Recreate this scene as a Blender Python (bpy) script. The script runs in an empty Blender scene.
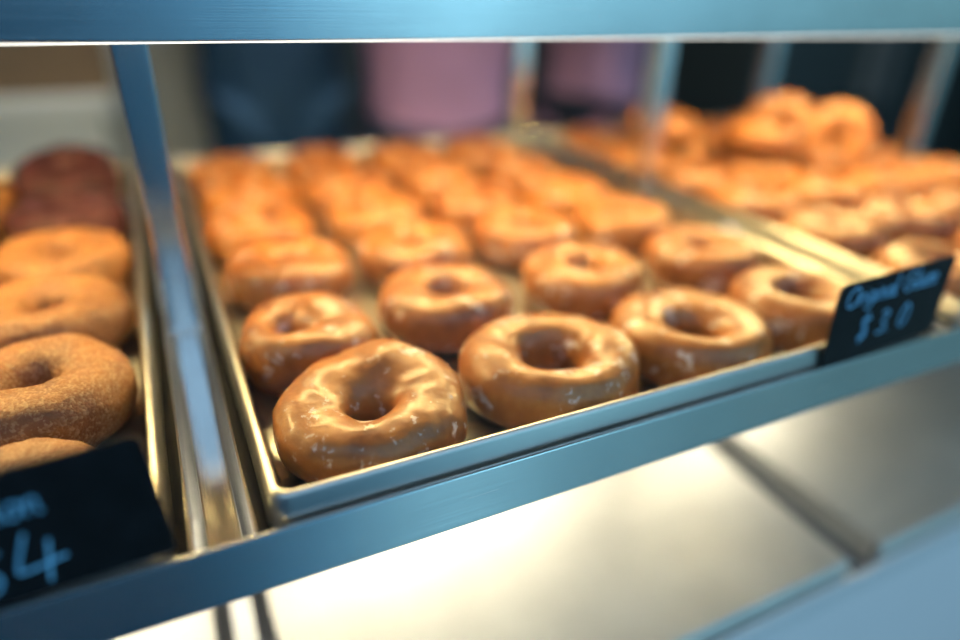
import bpy, bmesh, math, random
from mathutils import Vector, Matrix, noise
PI = math.pi
S = bpy.context.scene
COL = S.collection
random.seed(7)

# ------------------------------------------------------------------ helpers
def link(o, parent=None):
    COL.objects.link(o)
    if parent: o.parent = parent
    return o

def obj(name, bm, mat, parent=None, smooth=False, loc=None):
    me = bpy.data.meshes.new(name)
    bmesh.ops.recalc_face_normals(bm, faces=bm.faces)
    bm.to_mesh(me); bm.free()
    me.materials.append(mat)
    if smooth:
        for p in me.polygons: p.use_smooth = True
    o = bpy.data.objects.new(name, me)
    if loc: o.location = loc
    return link(o, parent)

def tag(o, label=None, cat=None, group=None, kind=None):
    if label: o['label'] = label
    if cat: o['category'] = cat
    if group: o['group'] = group
    if kind: o['kind'] = kind
    return o

def thing(name, label, cat, loc=(0, 0, 0), rot=(0, 0, 0), group=None):
    o = bpy.data.objects.new(name, None)
    o.empty_display_size = .02
    o.location = loc; o.rotation_euler = rot
    tag(o, label, cat, group)
    return link(o)

def add_box(bm, lo, hi, bev=0.0, seg=2):
    r = bmesh.ops.create_cube(bm, size=1.0)
    vs = r['verts']
    for v in vs:
        v.co = Vector([(lo[i] + hi[i]) / 2 + v.co[i] * (hi[i] - lo[i]) for i in range(3)])
    if bev > 0:
        es = list({e for v in vs for e in v.link_edges})
        bmesh.ops.bevel(bm, geom=es, offset=bev, segments=seg, affect='EDGES', profile=.5)

def box(name, lo, hi, mat, parent=None, bev=0.0, seg=2):
    bm = bmesh.new(); add_box(bm, lo, hi, bev, seg)
    return obj(name, bm, mat, parent)

def catmull(pts, n=6):
    out = []
    P = [Vector(p) for p in pts]
    if len(P) < 3:
        return P
    for i in range(len(P) - 1):
        p0 = P[max(i - 1, 0)]; p1 = P[i]; p2 = P[i + 1]; p3 = P[min(i + 2, len(P) - 1)]
        for k in range(n):
            t = k / n
            out.append(.5 * ((2 * p1) + (p2 - p0) * t + (2 * p0 - 5 * p1 + 4 * p2 - p3) * t * t + (3 * p1 - p0 - 3 * p2 + p3) * t ** 3))
    out.append(P[-1])
    return out

def add_tube(bm, pts, r, seg=8, cap=True):
    pts = [Vector(p) for p in pts]
    rings = []
    up = Vector((0, 0, 1))
    for i, p in enumerate(pts):
        d = (pts[min(i + 1, len(pts) - 1)] - pts[max(i - 1, 0)])
        if d.length < 1e-9: d = Vector((1, 0, 0))
        d.normalize()
        a = d.cross(up)
        if a.length < 1e-3: a = d.cross(Vector((1, 0, 0)))
        a.normalize(); b = a.cross(d)
        rings.append([bm.verts.new(p + (a * math.cos(2 * PI * k / seg) + b * math.sin(2 * PI * k / seg)) * r) for k in range(seg)])
    for i in range(len(rings) - 1):
        for k in range(seg):
            bm.faces.new((rings[i][k], rings[i][(k + 1) % seg], rings[i + 1][(k + 1) % seg], rings[i + 1][k]))
    if cap:
        bm.faces.new(rings[0][::-1]); bm.faces.new(rings[-1])

# ------------------------------------------------------------------ materials
class MB:
    def __init__(s, name):
        s.m = bpy.data.materials.new(name); s.m.use_nodes = True
        s.t = s.m.node_tree; s.t.nodes.clear()
        s.out = s.n('ShaderNodeOutputMaterial')
    def n(s, typ, **kw):
        nd = s.t.nodes.new(typ)
        for k, v in kw.items():
            if hasattr(nd, k): setattr(nd, k, v)
        return nd
    def l(s, a, b): s.t.links.new(a, b)
    def coords(s, scale=(1, 1, 1), rnd=True):
        tc = s.n('ShaderNodeTexCoord'); mp = s.n('ShaderNodeMapping')
        mp.inputs['Scale'].default_value = scale
        s.l(tc.outputs['Object'], mp.inputs['Vector'])
        if rnd:
            oi = s.n('ShaderNodeObjectInfo'); mu = s.n('ShaderNodeMath', operation='MULTIPLY')
            mu.inputs[1].default_value = 37.0
            s.l(oi.outputs['Random'], mu.inputs[0]); s.l(mu.outputs[0], mp.inputs['Location'])
        return mp.outputs['Vector']
    def noise(s, vec, scale, detail=3, rough=.5):
        n = s.n('ShaderNodeTexNoise')
        n.inputs['Scale'].default_value = scale; n.inputs['Detail'].default_value = detail
        n.inputs['Roughness'].default_value = rough
        s.l(vec, n.inputs['Vector']); return n.outputs['Fac']
    def ramp(s, fac, stops):
        r = s.n('ShaderNodeValToRGB'); e = r.color_ramp.elements
        while len(e) > 1: e.remove(e[-1])
        e[0].position = stops[0][0]; e[0].color = (*stops[0][1], 1)
        for p, c in stops[1:]:
            x = e.new(p); x.color = (*c, 1)
        s.l(fac, r.inputs['Fac']); return r.outputs['Color']
    def mix(s, fac, a, b):
        m = s.n('ShaderNodeMix', data_type='RGBA')
        s.l(fac, m.inputs[0])
        for v, i in ((a, 6), (b, 7)):
            if isinstance(v, tuple): m.inputs[i].default_value = (*v, 1)
            else: s.l(v, m.inputs[i])
        return m.outputs[2]
    def bump(s, h, strength, dist=.001, normal=None):
        b = s.n('ShaderNodeBump'); b.inputs['Strength'].default_value = strength
        b.inputs['Distance'].default_value = dist
        s.l(h, b.inputs['Height'])
        if normal: s.l(normal, b.inputs['Normal'])
        return b.outputs['Normal']
    def bsdf(s, col=None, rough=.5, metal=0, **kw):
        b = s.n('ShaderNodeBsdfPrincipled')
        if col is not None:
            if isinstance(col, tuple): b.inputs['Base Color'].default_value = (*col, 1)
            else: s.l(col, b.inputs['Base Color'])
        if isinstance(rough, (int, float)): b.inputs['Roughness'].default_value = rough
        else: s.l(rough, b.inputs['Roughness'])
        b.inputs['Metallic'].default_value = metal
        for k, v in kw.items(): b.inputs[k.replace('_', ' ')].default_value = v
        s.l(b.outputs[0], s.out.inputs[0]); s.b = b
        return b

def mat_plain(name, col, rough=.6, metal=0, nscale=30, var=.12):
    k = MB(name); v = k.coords(rnd=False)
    f = k.noise(v, nscale)
    c0 = tuple(max(0, x * (1 - var)) for x in col); c1 = tuple(min(1, x * (1 + var)) for x in col)
    k.bsdf(k.ramp(f, [(.3, c0), (.7, c1)]), rough, metal)
    return k.m

def mat_steel(name, axis, col=(.72, .73, .74), rough=.3, strength=.12):
    k = MB(name)
    sc = {'x': (6, 900, 900), 'y': (900, 6, 900), 'z': (900, 900, 6)}[axis]
    v = k.coords(sc, rnd=False)
    f = k.noise(v, 1.0, 4, .6)
    v2 = k.coords((14, 14, 14), rnd=False)
    f2 = k.noise(v2, 1.0, 4)
    rr = k.n('ShaderNodeMapRange'); k.l(f, rr.inputs['Value'])
    rr.inputs['From Min'].default_value = .3; rr.inputs['From Max'].default_value = .7
    rr.inputs['To Min'].default_value = rough * .8; rr.inputs['To Max'].default_value = rough * 1.25
    c0 = tuple(x * .9 for x in col)
    k.bsdf(k.ramp(f2, [(.35, c0), (.65, col)]), rr.outputs[0], 1.0)
    k.l(k.bump(f, strength, .0004), k.b.inputs['Normal'])
    return k.m

def mat_emit(name, col, strength):
    k = MB(name); e = k.n('ShaderNodeEmission')
    e.inputs['Color'].default_value = (*col, 1); e.inputs['Strength'].default_value = strength
    k.l(e.outputs[0], k.out.inputs[0]); return k.m

def mat_glaze(name, dark=(.18, .050, .009), mid=(.325, .112, .022), light=(.43, .172, .042), flakes=True):
    k = MB(name); v = k.coords()
    big = k.noise(v, 38, 4, .6)
    col = k.ramp(big, [(.30, dark), (.5, mid), (.72, light)])
    fine = k.noise(v, 260, 3)
    col = k.mix(k.ramp(fine, [(.45, (0, 0, 0)), (.75, (.22, .22, .22))]), col, dark)
    if flakes:                                   # dried sugar glaze: milky patches and cracks
        a = k.noise(v, 75, 5, .7)
        msk = k.ramp(a, [(.58, (0, 0, 0)), (.63, (.5, .5, .5)), (.72, (.85, .85, .85))])
        col = k.mix(msk, col, (.78, .68, .64))
    rr = k.n('ShaderNodeMapRange'); k.l(big, rr.inputs['Value'])
    rr.inputs['To Min'].default_value = .36; rr.inputs['To Max'].default_value = .52
    k.bsdf(col, rr.outputs[0], 0, Subsurface_Weight=.12, Subsurface_Scale=.006, Coat_Weight=.2, Coat_Roughness=.16)
    k.b.inputs['Subsurface Radius'].default_value = (1, .45, .2)
    n1 = k.bump(big, .5, .0035)
    k.l(k.bump(k.noise(v, 150, 4), .22, .0012, n1), k.b.inputs['Normal'])
    return k.m

def mat_sugar(name, a=(.15, .043, .008), b=(.28, .102, .021), grain=(.62, .40, .22)):
    k = MB(name); v = k.coords()
    big = k.noise(v, 45, 4, .6)
    col = k.ramp(big, [(.32, a), (.68, b)])
    vo = k.n('ShaderNodeTexVoronoi'); vo.inputs['Scale'].default_value = 750
    k.l(v, vo.inputs['Vector'])
    sep = k.n('ShaderNodeSeparateColor'); k.l(vo.outputs['Color'], sep.inputs[0])
    col = k.mix(k.ramp(sep.outputs[0], [(.5, (0, 0, 0)), (.9, (.28, .28, .28))]), col, grain)
    k.bsdf(col, .55, 0, Subsurface_Weight=.08, Subsurface_Scale=.004)
    inv = k.n('ShaderNodeMath', operation='SUBTRACT'); inv.inputs[0].default_value = 1
    k.l(vo.outputs['Distance'], inv.inputs[1])
    n1 = k.bump(big, .5, .003)
    k.l(k.bump(inv.outputs[0], .55, .0008, n1), k.b.inputs['Normal'])
    return k.m

M_RAIL = mat_steel('brushed_steel_lengthwise', 'x', rough=.22)
M_POST = mat_steel('brushed_steel_upright', 'z', rough=.16, strength=.06)
M_BAR = mat_steel('brushed_steel_depthwise', 'y', rough=.08, strength=.02)
M_DECKY = mat_steel('dull_steel_depthwise', 'y', rough=.5, strength=.05)
M_PAN = mat_steel('aluminium_pan', 'x', col=(.54, .53, .515), rough=.33, strength=.015)
M_DECK = mat_steel('brushed_steel_panel', 'x', col=(.72, .71, .67), rough=.52, strength=.06)
M_GLAZE = mat_glaze('golden_glazed_dough')
M_GLAZE2 = mat_glaze('deep_gold_glazed_dough', (.155, .041, .007), (.29, .094, .017), (.41, .156, .035))
M_SUGAR = mat_sugar('cinnamon_sugar_dough')
M_SUGARD = mat_sugar('brown_cinnamon_sugar_dough', (.18, .065, .022), (.30, .135, .055), (.58, .38, .23))
M_COCOA = mat_glaze('dark_red_glazed_dough', (.030, .010, .013), (.052, .017, .022), (.08, .030, .036), False)
M_COCOA.node_tree.nodes['Principled BSDF'].inputs['Coat Weight'].default_value = 0
M_COCOA.node_tree.nodes['Principled BSDF'].inputs['Specular IOR Level'].default_value = .15
M_SLATE = mat_plain('black_chalkboard', (.005, .006, .008), .8, 0, 60, .4)
M_SLATE.node_tree.nodes['Principled BSDF'].inputs['Specular IOR Level'].default_value = .15
M_CHALK = mat_plain('pale_chalk_marker', (.17, .50, .78), .8, 0, 300, .2)
M_LEDGE = mat_plain('gap_shade_black', (.012, .013, .014), .6, 0, 40)  # shade of the gap beside the trays, painted as black on the ledges
M_ENAMEL = mat_plain('white_enamel', (.74, .76, .77), .35, 0, 3, .02)
M_LEDB = mat_emit('amber_led', (1.0, .72, .28), 160)
M_LEDLOW = mat_emit('warm_white_led', (1.0, .88, .66), 60)
M_LIP = mat_emit('led_diffuser_lip', (1.0, .95, .86), 2.2)

def mat_glass():
    k = MB('clear_glass')
    tr = k.n('ShaderNodeBsdfTransparent'); tr.inputs[0].default_value = (.97, .985, .985, 1)
    gl = k.n('ShaderNodeBsdfGlossy'); gl.inputs['Roughness'].default_value = .0
    lw = k.n('ShaderNodeLayerWeight'); lw.inputs['Blend'].default_value = .5
    p5 = k.n('ShaderNodeMath', operation='POWER'); k.l(lw.outputs['Facing'], p5.inputs[0]); p5.inputs[1].default_value = 5
    fr = k.n('ShaderNodeMath', operation='MULTIPLY_ADD'); k.l(p5.outputs[0], fr.inputs[0]); fr.inputs[1].default_value = .25; fr.inputs[2].default_value = .005
    mx = k.n('ShaderNodeMixShader')
    k.l(fr.outputs[0], mx.inputs[0]); k.l(tr.outputs[0], mx.inputs[1]); k.l(gl.outputs[0], mx.inputs[2])
    k.l(mx.outputs[0], k.out.inputs[0]); return k.m
M_GLASS = mat_glass()

# ------------------------------------------------------------------ layout (metres; z = 0 is the rim of the trays, floor at -1)
FLOOR = -1.0
PANW, PAND = .46, .645
PANX = (-.502, 0.0, .502)                 # left edges of three trays
BARX = (-.523, -.021, .481, .983)
PANB = -.0310                             # tray underside
BASE = PANB + .0022                       # where donuts rest

# ------------------------------------------------------------------ the display case
case = thing('display_case', 'brushed stainless steel bakery display case with front rails, posts and tray bars', 'display case', (0, 0, FLOOR))
def cp(name, lo, hi, mat, bev=.0008, label=None):
    o = box(name, (lo[0], lo[1], lo[2] - FLOOR), (hi[0], hi[1], hi[2] - FLOOR), mat, case, bev)
    if label: o['label'] = label
    return o
X0, X1 = -.56, 1.02
RY0, RY1 = -.0067, -.0039
UY = .150                                 # the shelf above is set back
cp('front_rail', (X0, RY0, -.0452), (X1, RY1, -.0123), M_RAIL, .0009, 'brushed steel rail in front of the donut trays')
cp('front_rail', (X0, UY, .1713), (X1, UY + .0095, .2260), M_RAIL, .0012, 'brushed steel rail of the shelf above')
cp('led_diffuser', (X0, UY + .0005, .1708), (X1, UY + .009, .1713), M_LIP, 0, 'thin lit strip under the upper rail')
cp('kick_panel', (X0, -.0135, -.95), (X1, -.0085, -.2535), M_ENAMEL, .001, 'white enamelled front panel below the shelves')
cp('back_rail', (X0, .672, -.0545), (X1, .682, -.0095), M_RAIL, .0009)
cp('back_rail', (X0, .672, .1868), (X1, .682, .2260), M_RAIL, .0009)
cp('shelf_panel', (X0, UY + .0096, .207), (X1, .671, .211), M_DECK, 0)
cp('base_panel', (X0, RY0, -.96), (X1, .68, -.95), M_RAIL, .001)
cp('side_panel', (X0 - .012, RY0, -.96), (X0 - .001, .682, .233), M_DECK, .001)
POSTY = (.245, .245, .345, .36)
for i, bx in enumerate(BARX):
    for zt, m in ((-.0335, M_BAR), (-.243, M_DECKY) if i < 2 else (-.268, M_BAR)):
        cp('support_bar', (bx - .0078, RY1, zt - .011), (bx + .0078, .671, zt), m, .0012)
    for s in (-1, 1):                      # thin angle slides that carry the tray edges
        if (i == 0 and s < 0) or (i == 3 and s > 0): continue
        xa, xb = sorted((bx + s * .0125, bx + s * .0135))
        sl = cp('tray_slide', (xa, RY1 + .001, -.0345), (xb, .671, -.0125), M_BAR, 0)
        xa, xb = sorted((bx + s * .0136, bx + s * .034))
        lg = box('slide_ledge', (xa, RY1 + .001, PANB - .0014 - FLOOR), (xb, .671, PANB - .0002 - FLOOR), M_LEDGE, sl)
    py = POSTY[i]
    cp('post', (bx - .0105, py, -.0335), (bx + .0105, py + .022, .207), M_POST, .0015)
    cp('post_foot', (bx - .0118, py - .006, -.0335), (bx + .0118, py + .028, -.0310), M_POST, .0006)
    for yb in (.6495,):
        cp('post', (bx - .0105, yb, -.95), (bx + .0105, yb + .022, .207), M_POST, .0015)
for zt, m, yy, spans in ((.2065, M_LEDB, .300, ((-.475, -.067), (.025, .433), (.529, .935))), (-.055, M_LEDLOW, .330, ((-.49, -.055), (.012, .40), (.515, .78)))):
    for xa, xb in spans:
        st = cp('led_channel', (xa, yy - .009, zt - .001), (xb, yy + .009, zt), M_BAR, 0)
        box('led_strip', (xa, yy - .006, zt - .006 - FLOOR), (xb, yy + .006, zt - .0012 - FLOOR), m, st)
cp('glass_pane', (X0, -.034, -.235), (X1, -.030, .40), M_GLASS, 0, 'clear front glass')

# lower shelf: three flat covers with a folded front lip
def cover(px, label):
    bm = bmesh.new()
    z0 = -.235
    prof = [(.640, z0), (-.0035, z0), (-.0062, z0 - .0008), (-.0078, z0 - .003), (-.0078, z0 - .0165), (-.0062, z0 - .0165), (-.0062, z0 - .003), (-.003, z0 - .0016), (.640, z0 - .0016)]
    rings = [[bm.verts.new((x, y, z)) for y, z in prof] for x in (px, px + PANW)]
    n = len(prof)
    for k in range(n):
        bm.faces.new((rings[0][k], rings[0][(k + 1) % n], rings[1][(k + 1) % n], rings[1][k]))
    bm.faces.new(rings[0][::-1]); bm.faces.new(rings[1])
    for x in (px, px + PANW - .0016):
        add_box(bm, (x, .0, z0 - .0265), (x + .0016, .640, z0 - .0016))
    o = obj('shelf_cover', bm, M_DECK)
    return tag(o, label, 'shelf panel', 'flat panels on the lower shelf')
cover(PANX[0], 'bare steel lower shelf panel at bottom left, mostly cut off by the frame')
cover(PANX[1], 'large bright bare steel shelf panel under the middle glazed donut tray')
cover(PANX[2], 'bare steel lower shelf panel right of the dark gap, under the price sign')

# ------------------------------------------------------------------ sheet pans
def pan(px, label):
    t = thing('sheet_pan', label, 'tray', (px, 0, PANB), (0, 0, 0), 'sheet pans side by side')
    H = -PANB
    bm = bmesh.new()
    def loop(inset, z, rad):
        vs = []
        for cx, cy, a0 in ((PANW - inset - rad, PAND - inset - rad, 0), (inset + rad, PAND - inset - rad, 90), (inset + rad, inset + rad, 180), (PANW - inset - rad, inset + rad, 270)):
            for k in range(7):
                a = math.radians(a0 + k * 15)
                vs.append(bm.verts.new((cx + rad * math.cos(a), cy + rad * math.sin(a), z)))
        return vs
    seq = [(.0075, 0, .010), (.0055, .0012, .010), (.0030, .0095, .009), (-.0010, .0110, .009), (-.0016, .0122, .009), (-.0014, .0136, .009), (.0004, H - .0022, .008), (.0012, H - .0005, .008), (.0028, H, .007),
           (.0046, H - .0008, .007), (.0054, H - .003, .007), (.0062, .012, .008), (.0082, .0034, .010), (.0110, .0018, .010)]
    loops = [loop(*q) for q in seq]
    n = len(loops[0])
    for a, b in zip(loops, loops[1:]):
        for k in range(n): bm.faces.new((a[k], a[(k + 1) % n], b[(k + 1) % n], b[k]))
    bm.faces.new(loops[0]); bm.faces.new(loops[-1])
    b = obj('pan_body', bm, M_PAN, t, True)
    return t
pan(PANX[0], 'left sheet pan of cinnamon sugar donuts behind the price card reading 4')
pan(PANX[1], 'middle sheet pan of glazed donuts, in focus at its front corner')
pan(PANX[2], 'right sheet pan heaped with glazed donuts behind the small price card')

# ------------------------------------------------------------------ donuts
def donut_mesh(name, seed, mat, R=.0295, rt=.0195, h=.0195, U=72, V=36, lobes=((2, .03), (3, .025), (5, .012)), bumps=(), lump=.0022, grain=0.0, hole=(0, 0), lean=(0, 0)):
    rnd = random.Random(seed)
    ph = [(k, a, rnd.uniform(0, 2 * PI)) for k, a in lobes]
    off = Vector((rnd.uniform(0, 50), rnd.uniform(0, 50), rnd.uniform(0, 50)))
    bm = bmesh.new(); rows = []
    for i in range(U):
        u = 2 * PI * i / U
        fR = 1 + sum(a * math.cos(k * u + p) for k, a, p in ph)
        fr = 1 + .5 * sum(a * math.cos(k * u + p * 1.7) for k, a, p in ph)
        dR = dz = 0
        for ang, w, br, bz in bumps:
            d = (math.degrees(u) - ang + 180) % 360 - 180
            g = math.exp(-(d / w) ** 2); dR += br * g; dz += bz * g
        row = []
        for j in range(V):
            v = 2 * PI * j / V
            c, s = math.cos(v), math.sin(v)
            # fuller, slightly squared section; flat base
            e = .82
            cc = math.copysign(abs(c) ** e, c); ss = math.copysign(abs(s) ** e, s)
            rad = R * fR + (rt * fr) * cc + dR * (.55 + .45 * cc)
            z = h * fr * ss + (dz if s > 0 else 0) * max(0, s)
            if s < 0: z = max(z, -h * .91)
            hw = (1 - cc) / 2
            p = Vector((rad * math.cos(u) + hole[0] * hw, rad * math.sin(u) + hole[1] * hw, z))
            if s > 0: p.z += (lean[0] * p.x + lean[1] * p.y) * s
            nrm = Vector((cc * math.cos(u), cc * math.sin(u), ss)).normalized()
            w = noise.noise(p * 45 + off) * lump + noise.noise(p * 110 + off) * lump * .35
            if grain: w += noise.noise(p * 600 + off) * grain
            if s < -.75: w *= .1
            p += nrm * w
            p.z = max(p.z, -h * .91)
            row.append(bm.verts.new(p))
        rows.append(row)
    for i in range(U):
        a, b = rows[i], rows[(i + 1) % U]
        for j in range(V):
            bm.faces.new((a[j], b[j], b[(j + 1) % V], a[(j + 1) % V]))
    zmin = min(v.co.z for v in bm.verts)
    for v in bm.verts: v.co.z -= zmin                   # origin on the base
    bmesh.ops.recalc_face_normals(bm, faces=bm.faces)
    me = bpy.data.meshes.new(name); bm.to_mesh(me); bm.free()
    me.materials.append(mat)
    for p in me.polygons: p.use_smooth = True
    return me

G = [donut_mesh('glazed_donut', 10 + i, M_GLAZE if i % 2 == 0 else M_GLAZE2) for i in range(6)]
GF = [  # the front row, shaped one by one
    donut_mesh('glazed_donut', 31, M_GLAZE2, R=.0310, rt=.0195, h=.0195, U=120, V=56, lobes=((2, .01), (4, .010)), bumps=((58, 24, .0050, .0055), (15, 22, .003, .002), (135, 25, -.002, .0), (225, 35, .002, .0), (315, 25, .002, .001)), lump=.0022, hole=(-.002, -.008), lean=(0, .05)),
    donut_mesh('glazed_donut', 32, M_GLAZE, R=.0360, rt=.0180, h=.0195, U=120, V=56, lobes=((2, .02), (5, .010)), bumps=((170, 22, .002, .002), (350, 22, .002, .002)), lump=.0018, hole=(0, -.003)),
    donut_mesh('glazed_donut', 33, M_GLAZE, R=.0350, rt=.0190, h=.0185, U=96, V=48, lobes=((2, .01), (3, .01)), lump=.0010, hole=(-.005, -.009)),
    donut_mesh('glazed_donut', 34, M_GLAZE2, R=.0330, rt=.0190, h=.0195, U=96, V=48, lobes=((2, .015), (3, .012)), lump=.0012),
]
GE = donut_mesh('glazed_donut', 41, M_GLAZE2, R=.0265, rt=.0175, h=.0200, U=96, V=48, bumps=((40, 30, .002, .003), (200, 30, -.001, 0)), lump=.0026, hole=(-.013, -.004))
SG = [donut_mesh('cinnamon_sugar_donut', 50 + i, M_SUGAR, R=.030, rt=.0195, h=.0195, U=110, V=52, grain=.0007) for i in range(3)]
SD = donut_mesh('cinnamon_sugar_donut', 60, M_SUGARD, R=.030, rt=.0195, h=.0195, U=140, V=60, grain=.0009)
CO = donut_mesh('dark_glazed_donut', 70, M_COCOA, R=.0280, rt=.0205, h=.022)

def put(me, name, loc, rz, label, group, rx=0, ry=0):
    o = bpy.data.objects.new(name, me)
    o.location = loc; o.rotation_euler = (rx, ry, rz)
    tag(o, label, 'donut', group)
    return link(o)

ROWN = ['front', 'second', 'third', 'fourth', 'fifth', 'back']
COLN = ['leftmost', 'second from left', 'third from left', 'rightmost']
HOLES = [[(.0625, .0580), (.1780, .0610), (.2905, .0615), (.3970, .0610)],
         [(.0505, .1520), (.1540, .1680), (.2740, .1690), (.3960, .1660)],
         [(.0620, .2700), (.1700, .2730), (.2790, .2750), (.3900, .2740)]]
FRONTLAB = ['lumpy glazed donut in the front left corner of the middle tray, sharpest of all',
            'glazed donut with white glaze cracks on its side, second from left in middle front row',
            'smooth round glazed donut, third from left in the middle tray front row',
            'glazed donut half hidden by the small price card, middle tray front row, rightmost']
for r in range(6):
    for c in range(4):
        if r < 3: x, y = HOLES[r][c]
        else:
            x = .060 + .1075 * c + random.uniform(-.003, .003); y = .273 + .1035 * (r - 2) + random.uniform(-.002, .002)
        if r == 0:
            me = GF[c]; lab = FRONTLAB[c]; rz = 0
        else:
            me = G[(r * 4 + c * 3 + r // 2) % 6]; rz = random.uniform(0, 2 * PI)
            if (r, c) == (1, 0): me = GE; rz = 0
            lab = 'glazed ring donut in the middle tray, %s row%s, %s' % (ROWN[r], '' if r == 5 else ' from front', COLN[c])
        put(me, 'glazed_donut', (x, y, BASE), rz, lab, 'glazed donuts in the middle tray')

LROW = [(.0535, SD, 'brown sugared donut mostly hidden behind the left price card'),
        (.1465, SG[0], 'large cinnamon sugar donut just behind the brown one, left tray'),
        (.2500, SG[1], 'cinnamon sugar donut third from the front in the left tray, beside the post'),
        (.3530, SG[2], 'cinnamon sugar donut fourth from the front in the left tray, beside the post'),
        (.4570, CO, 'dark red glazed donut lying flat behind the sugared ones in the left tray')]
for k, (y, me, lab) in enumerate(LROW):
    nm = 'dark_glazed_donut' if me is CO else 'cinnamon_sugar_donut'
    o = put(me, nm, (-.1010, y, BASE), 1.3 * k + .6, lab, 'donuts in the left tray')
    if k == 0: o.scale = (.84, .84, .84)
put(CO, 'dark_glazed_donut', (-.1045, .570, BASE + .0140), 0, 'dark red glazed donut leaning at the very back of the left tray', 'donuts in the left tray', rx=math.radians(15))
for k, y in enumerate((.160, .263, .366, .469, .572)):
    put(SG[k % 3], 'cinnamon_sugar_donut', (-.2015, y, BASE), k * .9, 'sugar donut at the left picture edge, %s of its column in the left tray' % ['front', 'second', 'third', 'fourth', 'last'][k], 'donuts in the left tray')

for r in range(6):
    for c in range(4):
        if c == 2 and r in (3, 4): continue
        x = PANX[2] + .062 + .1095 * c + random.uniform(-.003, .003)
        y = .060 + .1045 * r + random.uniform(-.002, .002)
        put(G[(r * 5 + c * 2) % 6], 'glazed_donut', (x, y, BASE), random.uniform(0, 6), 'glazed ring donut in the right tray bottom layer, %s row%s, %s' % (ROWN[r], '' if r == 5 else ' from front', COLN[c]), 'glazed donuts in the right tray')
TOP = [((.800, .366, BASE + .0500), 76, 'glazed donut standing upright on the right tray heap, right of its twin'),
       ((.790, .452, BASE + .0500), 74, 'glazed donut standing upright on the right tray heap, left of its twin'),
       ((.62, .50, .0125), 8, 'glazed donut lying on top of the right tray heap, at the back left'),
       ((.68, .385, .0125), 10, 'glazed donut lying on top of the right tray heap, left of the standing pair')]
for k, (p, rx, lab) in enumerate(TOP):
    put(G[k], 'glazed_donut', p, [-.85, -.7, 1, 2, 3][k], lab, 'glazed donuts in the right tray', rx=math.radians(rx))

# ------------------------------------------------------------------ price cards with chalk writing
GL = {
 'O': (.75, [[(.45, .95), (.15, .8), (.05, .45), (.2, .1), (.5, .05), (.7, .35), (.68, .75), (.45, .95), (.3, .91)]]),
 'r': (.38, [[(.05, .5), (.12, .05)], [(.1, .35), (.2, .52), (.36, .5)]]),
 'i': (.22, [[(.08, .5), (.1, .08), (.2, .08)], [(.11, .68), (.12, .71)]]),
 'g': (.5, [[(.4, .48), (.2, .52), (.08, .3), (.18, .08), (.38, .2), (.42, .5), (.38, -.15), (.2, -.3), (.05, -.18)]]),
 'n': (.48, [[(.06, .5), (.1, .05)], [(.09, .32), (.22, .52), (.34, .42), (.36, .06), (.45, .08)]]),
 'a': (.48, [[(.38, .46), (.2, .52), (.06, .28), (.16, .06), (.34, .2), (.4, .5), (.38, .08), (.46, .08)]]),
 'l': (.24, [[(.1, 1.0), (.06, .15), (.14, .05), (.22, .1)]]),
 'G': (.72, [[(.62, .82), (.4, .95), (.12, .75), (.06, .35), (.25, .05), (.52, .1), (.62, .42)], [(.38, .42), (.66, .43)]]),
 'z': (.42, [[(.06, .48), (.36, .5), (.08, .07), (.4, .08)]]),
 'e': (.44, [[(.08, .28), (.34, .34), (.3, .5), (.14, .46), (.06, .22), (.18, .05), (.4, .12)]]),
 'C': (.66, [[(.58, .8), (.36, .95), (.1, .7), (.06, .3), (.28, .04), (.58, .16)]]),
 'm': (.7, [[(.06, .5), (.1, .05)], [(.09, .32), (.2, .52), (.3, .42), (.31, .06)], [(.31, .34), (.44, .52), (.56, .42), (.57, .08), (.66, .08)]]),
 'o': (.46, [[(.22, .52), (.08, .36), (.1, .1), (.28, .05), (.4, .24), (.36, .46), (.22, .52), (.44, .46)]]),
 '$': (.6, [[(.5, .78), (.3, .91), (.12, .72), (.28, .5), (.46, .32), (.36, .08), (.1, .14)], [(.34, 1.02), (.26, -.1)]]),
 '3': (.55, [[(.1, .85), (.32, .93), (.44, .74), (.24, .5), (.46, .34), (.38, .08), (.1, .08)]]),
 '0': (.55, [[(.28, .93), (.1, .7), (.1, .25), (.28, .05), (.45, .3), (.44, .72), (.28, .93)]]),
 '.': (.2, [[(.08, .05), (.11, .09)]]),
 '4': (.8, [[(.26, 1.0), (.1, .42), (.16, .3), (.74, .40)], [(.54, .78), (.46, .0)]]),
 ' ': (.4, []),
}
def write(bm, text, x, z, size, y, rad, slant=.12):
    for ch in text:
        w, strokes = GL[ch]
        for st in strokes:
            pts = [(x + (px + slant * pz) * size, y, z + pz * size) for px, pz in st]
            add_tube(bm, catmull(pts, 5), rad, 6)
        x += w * size
    return x

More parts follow.
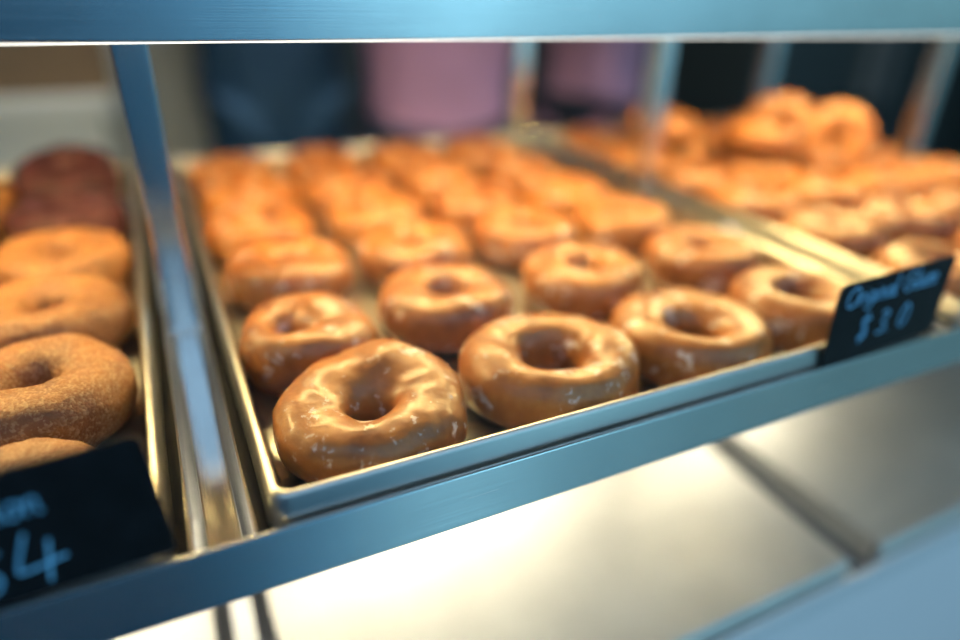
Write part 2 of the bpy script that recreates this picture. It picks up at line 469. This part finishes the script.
def card(name, loc, w, h, lines, label, rz=0, lean=-6, roll=0):
    t = thing(name, label, 'price sign', loc, (math.radians(lean), math.radians(roll), rz), 'chalkboard price cards')
    bm = bmesh.new()
    r = .005; prof = []
    for cx, cz, a0 in ((w - r, h - r, 0), (r, h - r, 90), (.002, .002, 180), (w - .002, .002, 270)):
        rr = r if a0 < 180 else .002
        for k in range(6):
            a = math.radians(a0 + 18 * k); prof.append((cx + rr * math.cos(a), cz + rr * math.sin(a)))
    f = [bm.verts.new((x, -.0006, z)) for x, z in prof]; b = [bm.verts.new((x, .0006, z)) for x, z in prof]
    n = len(prof)
    bm.faces.new(f); bm.faces.new(b[::-1])
    for k in range(n): bm.faces.new((f[k], b[k], b[(k + 1) % n], f[(k + 1) % n]))
    obj('board', bm, M_SLATE, t)
    for text, x, z, size, rad in lines:
        bm = bmesh.new(); write(bm, text, x, z, size, -.0007, rad)
        tag(obj('chalk_writing', bm, M_CHALK, t), 'blue chalk handwriting')
    return t
card('price_sign', (.3440, -.0028, -.0150), .1110, .0590,
     [('Original Glaze', .007, .0415, .0148, .0007), ('$ 3. 0', .026, .0140, .0185, .0008)],
     'small black price card reading Original Glaze, at the right of the middle tray', lean=0, roll=-2.6)
card('price_sign', (-.1560, -.0028, -.0150), .1175, .0600,
     [('Cinnamon', .027, .0380, .0135, .0006), ('$4', .047, .0055, .0250, .0007)],
     'large dark price card showing 4 in blue chalk, at the lower left corner', lean=0, roll=-3)

# ------------------------------------------------------------------ the room
def struct(name, lo, hi, mat):
    return tag(box(name, lo, hi, mat), kind='structure')
M_FLOOR = mat_plain('dark_tile_floor', (.10, .10, .10), .4, 0, 6)
M_WALLD = mat_plain('dark_green_grey_wall', (.020, .026, .030), .7, 0, 4)
M_CEIL = mat_plain('grey_ceiling', (.25, .25, .25), .8, 0, 4)
struct('floor', (-2.2, -.5, FLOOR - .1), (4.8, 3.6, FLOOR), M_FLOOR)
struct('wall_back', (-2.2, 3.6, FLOOR), (4.8, 3.7, 1.7), M_WALLD)
struct('wall_left', (-2.3, -.5, FLOOR), (-2.2, 3.7, 1.7), M_WALLD)
struct('wall_right', (4.8, -.5, FLOOR), (4.9, 3.7, 1.7), M_WALLD)
struct('ceiling', (-2.3, -.5, 1.7), (4.9, 3.7, 1.8), M_CEIL)

# ------------------------------------------------------------------ things behind the counter
M_PALE = mat_plain('pale_grey_enamel', (.52, .55, .54), .5, 0, 5, .05)
M_CARD = mat_plain('brown_cardboard', (.16, .105, .06), .85, 0, 12)
M_MAROON = mat_plain('dark_red_plastic', (.10, .015, .012), .5)
M_BLACK = mat_plain('black_green_enamel', (.012, .018, .020), .5)
M_GREY = mat_plain('dull_grey_steel', (.10, .13, .15), .5)
fr = thing('refrigerator', 'pale grey refrigerator in the blurred left background behind the post', 'refrigerator', (-.45, 2.00, FLOOR))
box('cabinet', (-.62, .03, .06), (.60, .70, 2.0), M_PALE, fr, .015)
for x0, x1, hx in ((-.61, .0, -.05), (.005, .59, .045)):
    d = box('door', (x0, 0, .10), (x1, .028, 1.98), M_PALE, fr, .008)
    box('handle', (hx - .012, -.04, .85), (hx + .012, -.001, 1.3), M_GREY, d, .006)
for x in (-.55, .48):
    for y in (.05, .6): box('foot', (x, y, 0), (x + .06, y + .06, .06), M_BLACK, fr)
ct = thing('work_table', 'pale grey work table below the cardboard box in the left background', 'table', (-.45, 1.50, FLOOR))
box('table_top', (-.6, 0, .91), (.36, .38, .95), M_PALE, ct, .005)
box('front_panel', (-.58, .02, .2), (.34, .04, .91), M_PALE, ct)
for x in (-.58, .30):
    for y in (.05, .33): box('leg', (x, y, 0), (x + .04, y + .04, .91), M_GREY, ct)
cb = thing('cardboard_box', 'blurred brown cardboard box on the table at upper left', 'box', (-.205, 1.54, FLOOR + .95))
box('carton', (-.125, 0, 0), (.125, .24, .20), M_CARD, cb, .002)
for s in (-1, 1):
    bm = bmesh.new(); add_box(bm, (-.125, .12 + (s * .0605) - .0595, .201), (.125, .12 + (s * .0605) + .0595, .204)); obj('flap', bm, M_CARD, cb)
cn = thing('canister', 'dark red canister beside the cardboard box, cut by the left edge', 'canister', (-.40, 1.60, FLOOR + .95))
def lathe(name, prof, mat, parent, seg=28):
    bm = bmesh.new(); rings = [[bm.verts.new((r * math.cos(2 * PI * k / seg), r * math.sin(2 * PI * k / seg), z)) for k in range(seg)] for r, z in prof]
    for a, b in zip(rings, rings[1:]):
        for k in range(seg): bm.faces.new((a[k], a[(k + 1) % seg], b[(k + 1) % seg], b[k]))
    bm.faces.new(rings[0]); bm.faces.new(rings[-1])
    return obj(name, bm, mat, parent, True)
lathe('can_body', [(.05, 0), (.055, .004), (.055, .15), (.05, .158)], M_MAROON, cn)
lathe('lid', [(.051, .1585), (.053, .165), (.05, .175), (.02, .178)], M_BLACK, cn)
ov = thing('oven_cabinet', 'tall blackish cabinet in the dark upper right background', 'cabinet', (3.05, 1.9, FLOOR))
box('cabinet', (-.75, .03, .05), (.75, .7, 2.1), M_BLACK, ov, .01)
for x0, hx in ((-.74, -.06), (.01, .06)):
    d = box('door', (x0, 0, .1), (x0 + .73, .028, 2.05), M_BLACK, ov, .006)
    box('handle', (hx - .015, -.045, .75), (hx + .015, -.001, 1.4), M_GREY, d, .006)
for x in (-.7, .6):
    for y in (.05, .6): box('foot', (x, y, 0), (x + .08, y + .06, .05), M_BLACK, ov)

# ------------------------------------------------------------------ people (skin-modifier figures, standing)
def skin(name, verts, edges, radii, mat, parent, sub=2, root=0):
    me = bpy.data.meshes.new(name); me.from_pydata(verts, edges, []); me.materials.append(mat)
    o = bpy.data.objects.new(name, me); link(o, parent)
    if not me.skin_vertices: me.attributes.new
    m = o.modifiers.new('skin', 'SKIN'); m.use_smooth_shade = True
    sv = me.skin_vertices[0].data
    for i, r in enumerate(radii):
        sv[i].radius = r if isinstance(r, tuple) else (r, r)
        sv[i].use_root = (i == root)
    s = o.modifiers.new('sub', 'SUBSURF'); s.levels = sub; s.render_levels = sub
    return o

def person(loc, rz, label, shirt, trousers, skinm, hairm, apron=None, arms='down', k=1.0, long=True):
    t = thing('person', label, 'person', loc, (0, 0, rz))
    t.scale = (k, k, k)
    V = {'pel': (0, 0, .95), 'waist': (0, 0, 1.08), 'chest': (0, .0, 1.28), 'neckb': (0, .01, 1.44), 'neck': (0, 0, 1.50), 'head': (0, -.015, 1.60), 'crown': (0, -.005, 1.70)}
    N = list(V); P = [V[n] for n in N]; E = [(i, i + 1) for i in range(len(N) - 1)]
    Rr = [(.155, .11), (.135, .10), (.165, .115), (.075, .07), (.055, .055), (.075, .092), (.06, .075)]
    def add(p, r, par): P.append(p); Rr.append(r); E.append((par, len(P) - 1)); return len(P) - 1
    hands = []
    for s in (-1, 1):
        if arms == 'work':
            el, wr, ha = (s * .26, -.03, 1.15), (s * .17, -.25, 1.22), (s * .14, -.33, 1.24)
        else:
            el, wr, ha = (s * .27, .03, 1.12), (s * .28, -.06, .91), (s * .275, -.09, .80)
        sh = add((s * .19, .0, 1.39), (.058, .058), 3); e = add(el, (.043, .043), sh); w = add(wr, (.029, .029), e); h = add(ha, (.036, .022), w)
        d = (Vector(ha) - Vector(wr)).normalized(); side = d.cross(Vector((s, 0, 0))).normalized()
        for f in range(4):
            o1 = side * ((f - 1.5) * .019)
            L = (.04, .048, .045, .034)[f]
            a = add(tuple(Vector(ha) + d * .035 + o1), (.0095, .0095), h)
            b = add(tuple(Vector(ha) + d * (.035 + L * .6) + o1), (.0088, .0088), a)
            add(tuple(Vector(ha) + d * (.035 + L) + o1 - Vector((s * .012, 0, 0))), (.0078, .0078), b)
        th = add(tuple(Vector(ha) - side * .035 - d * .005), (.011, .011), h)
        add(tuple(Vector(ha) - side * .052 + d * .028), (.009, .009), th)
        hands.append((sh, e, w))
        hp = add((s * .09, 0, .91), (.085, .085), 0); kn = add((s * .10, -.015, .50), (.055, .055), hp); an = add((s * .10, .02, .09), (.038, .038), kn)
        add((s * .105, -.13, .04), (.038, .028), an)
    body = skin('body', P, E, Rr, skinm, t)
    # face and hair
    for s in (-1, 1):
        bm = bmesh.new(); bmesh.ops.create_uvsphere(bm, u_segments=12, v_segments=8, radius=.012, matrix=Matrix.Translation((s * .032, -.098, 1.615))); obj('eye', bm, M_BLACK, t, True)
        bm = bmesh.new(); bmesh.ops.create_uvsphere(bm, u_segments=12, v_segments=8, radius=.03, matrix=Matrix.Translation((s * .077, .0, 1.605)) @ Matrix.Diagonal((.3, .7, 1, 1))); obj('ear', bm, skinm, t, True)
    bm = bmesh.new(); bmesh.ops.create_uvsphere(bm, u_segments=12, v_segments=8, radius=.018, matrix=Matrix.Translation((0, -.108, 1.59)) @ Matrix.Diagonal((.7, 1, 1.3, 1))); obj('nose', bm, skinm, t, True)
    bm = bmesh.new(); bmesh.ops.create_uvsphere(bm, u_segments=12, v_segments=8, radius=.022, matrix=Matrix.Translation((0, -.098, 1.552)) @ Matrix.Diagonal((1, .4, .3, 1))); obj('mouth', bm, M_MAROON, t, True)
    bm = bmesh.new(); bmesh.ops.create_uvsphere(bm, u_segments=24, v_segments=16, radius=.1, matrix=Matrix.Translation((0, .018, 1.655)) @ Matrix.Diagonal((.88, 1.08, 1.02, 1)))
    for v in list(bm.verts):
        if v.co.y < -.02 and v.co.z < 1.68: bm.verts.remove(v)
    obj('hair', bm, hairm, t, True)
    # clothes: wider shells over the same skeleton
    g = .014
    sp = [(0, 0, .87), (0, 0, .98), (0, 0, 1.09), (0, 0, 1.28), (0, .008, 1.41)]
    sr = [(.178, .13), (.172, .127), (.155, .118), (.182, .133), (.11, .088)]
    se = [(0, 1), (1, 2), (2, 3), (3, 4)]
    for (sh, e, w), s in zip(hands, (-1, 1)):
        a = Vector(P[sh]); b = Vector(P[e])
        sp += [tuple(a), tuple(a.lerp(b, .8))]; n = len(sp)
        sr += [(.074, .074), (.062, .062)]; se += [(4, n - 2), (n - 2, n - 1)]
        if long:
            sp += [tuple(b), tuple(Vector(P[w]))]; sr += [(.060, .060), (.046, .046)]; se += [(n - 1, n), (n, n + 1)]
    skin('shirt', sp, se, sr, shirt, t, root=1)
    tp = [(0, 0, .93)]; tr = [(.165, .12)]; te = []
    for s in (-1, 1):
        n = len(tp)
        tp += [(s * .09, 0, .85), (s * .10, -.012, .50), (s * .10, .015, .10)]; tr += [(.098, .098), (.072, .072), (.058, .058)]
        te += [(0, n), (n, n + 1), (n + 1, n + 2)]
        bm = bmesh.new(); add_box(bm, (s * .103 - .05, -.19, 0), (s * .103 + .05, .08, .075), .025, 3); obj('shoe', bm, M_BLACK, t, True)
    skin('trousers', tp, te, tr, trousers, t)
    if apron:
        bm = bmesh.new(); rows = []
        for z in [.55 + .05 * q for q in range(16)]:
            wd = .19 if z < 1.1 else .19 - (z - 1.1) * .4
            row = []
            for q in range(13):
                x = -wd + 2 * wd * q / 12
                row.append(bm.verts.new((x, -.165 + .09 * (x / .19) ** 2 - .006 * math.sin(q * 1.7 + z * 3), z)))
            rows.append(row)
        for a, b in zip(rows, rows[1:]):
            for q in range(12): bm.faces.new((a[q], a[q + 1], b[q + 1], b[q]))
        o = obj('apron', bm, apron, t, True); sm = o.modifiers.new('s', 'SOLIDIFY'); sm.thickness = .006
    return t
M_PINK = mat_plain('pink_mauve_cotton', (.42, .235, .44), .9, 0, 6)
M_MAUVE = mat_plain('dusty_mauve_cotton', (.42, .22, .34), .9, 0, 6)
M_NAVY = mat_plain('navy_cotton', (.012, .050, .11), .9, 0, 6)
M_DENIM = mat_plain('dark_denim', (.008, .018, .040), .9, 0, 6)
M_SKIN = mat_plain('skin', (.35, .16, .10), .5, 0, 10)
M_SKIN2 = mat_plain('deep_skin', (.14, .05, .03), .5, 0, 10)
M_HAIR = mat_plain('dark_hair', (.015, .010, .008), .6, 0, 80)
person((.600, 1.26, FLOOR), math.radians(-8), 'blurred person in a pink shirt standing behind the middle tray', M_PINK, M_DENIM, M_SKIN, M_HAIR, None, 'work')
person((1.20, 1.48, FLOOR), math.radians(30), 'blurred person in a dusty mauve shirt behind the two middle posts', M_MAUVE, M_DENIM, M_SKIN2, M_HAIR, None, 'work', long=False)
person((.305, 1.80, FLOOR), math.radians(5), 'blurred person in navy clothes standing just right of the left post', M_NAVY, M_NAVY, M_SKIN, M_HAIR, M_NAVY, 'work')

# ------------------------------------------------------------------ light
W = bpy.data.worlds.new('outdoor_sky'); S.world = W; W.use_nodes = True
nt = W.node_tree; nt.nodes.clear()
wo = nt.nodes.new('ShaderNodeOutputWorld'); bg = nt.nodes.new('ShaderNodeBackground')
def N(t, **kw):
    n = nt.nodes.new(t)
    for a, v in kw.items(): setattr(n, a, v)
    return n
def ramp(fac, stops):
    r = N('ShaderNodeValToRGB'); e = r.color_ramp.elements
    while len(e) > 1: e.remove(e[-1])
    e[0].position = stops[0][0]; e[0].color = (*stops[0][1], 1)
    for p, c in stops[1:]:
        x = e.new(p); x.color = (*c, 1)
    nt.links.new(fac, r.inputs['Fac']); return r.outputs['Color']
tc = N('ShaderNodeTexCoord'); sx = N('ShaderNodeSeparateXYZ'); nt.links.new(tc.outputs['Generated'], sx.inputs[0])
fl = N('ShaderNodeVectorMath', operation='MULTIPLY'); fl.inputs[1].default_value = (1, 1, 0); nt.links.new(tc.outputs['Generated'], fl.inputs[0])
nz = N('ShaderNodeVectorMath', operation='NORMALIZE'); nt.links.new(fl.outputs[0], nz.inputs[0])
sa = N('ShaderNodeSeparateXYZ'); nt.links.new(nz.outputs[0], sa.inputs[0])
def to01(sock):
    m = N('ShaderNodeMath', operation='MULTIPLY_ADD'); m.inputs[1].default_value = .5; m.inputs[2].default_value = .5
    nt.links.new(sock, m.inputs[0]); return m.outputs[0]
az = ramp(to01(sa.outputs['X']), [(.30, (.020, .085, .17)), (.47, (.032, .105, .205)), (.58, (.13, .45, .80)), (.70, (.75, 1.65, 2.10)), (.80, (.34, .80, 1.05)), (.92, (.19, .42, .50))])
el = ramp(to01(sx.outputs['Z']), [(.12, (.40, .40, .40)), (.30, (.50, .50, .50)), (.43, (.45, .45, .45)), (.465, (.5, .5, .5)), (.495, (1, 1, 1))])
mu = N('ShaderNodeMix', data_type='RGBA', blend_type='MULTIPLY'); mu.inputs[0].default_value = 1
nt.links.new(az, mu.inputs[6]); nt.links.new(el, mu.inputs[7])
up = ramp(to01(sx.outputs['Z']), [(.58, (0, 0, 0)), (.75, (1, 1, 1))])
mx = N('ShaderNodeMix', data_type='RGBA'); nt.links.new(up, mx.inputs[0]); nt.links.new(mu.outputs[2], mx.inputs[6]); mx.inputs[7].default_value = (.55, .85, 1.15, 1)
nt.links.new(mx.outputs[2], bg.inputs[0]); bg.inputs[1].default_value = 1.0
nt.links.new(bg.outputs[0], wo.inputs[0])
def area(name, loc, size, energy, col, rot=(0, 0, 0)):
    l = bpy.data.lights.new(name, 'AREA'); l.shape = 'RECTANGLE'; l.size, l.size_y = size; l.energy = energy; l.color = col
    o = bpy.data.objects.new(name, l); o.location = loc; o.rotation_euler = rot; return link(o)
area('background_fill', (.8, 1.2, 1.69), (1.2, .3), 42, (1, .92, .80))  # unseen fill light, added to brighten the room behind the case

# ------------------------------------------------------------------ camera
cam = bpy.data.cameras.new('camera'); co = bpy.data.objects.new('camera', cam); link(co)
yaw, pit, roll, f = math.radians(26.5541), math.radians(27.2635), math.radians(1.7633), 660.554
cy, sy, cpp, sp_ = math.cos(yaw), math.sin(yaw), math.cos(pit), math.sin(pit)
fw = Vector((sy * cpp, cy * cpp, -sp_)); r0 = Vector((cy, -sy, 0)); u0 = r0.cross(fw)
rr = r0 * math.cos(roll) + u0 * math.sin(roll); uu = -r0 * math.sin(roll) + u0 * math.cos(roll)
mw = Matrix(((rr.x, uu.x, -fw.x, -.0181), (rr.y, uu.y, -fw.y, -.2340), (rr.z, uu.z, -fw.z, .2032), (0, 0, 0, 1)))
co.matrix_world = mw
cam.sensor_width = 36; cam.lens = 36 * f / 960; cam.clip_start = .01
cam.dof.use_dof = True; cam.dof.focus_distance = .335; cam.dof.aperture_fstop = 1.22; cam.dof.aperture_blades = 0
S.camera = co
S.view_settings.view_transform = 'Standard'; S.view_settings.look = 'None'
S.view_settings.gamma = 1; S.view_settings.use_curve_mapping = False
S.view_settings.exposure = .12
S.cycles.max_bounces = 8; S.cycles.transparent_max_bounces = 12
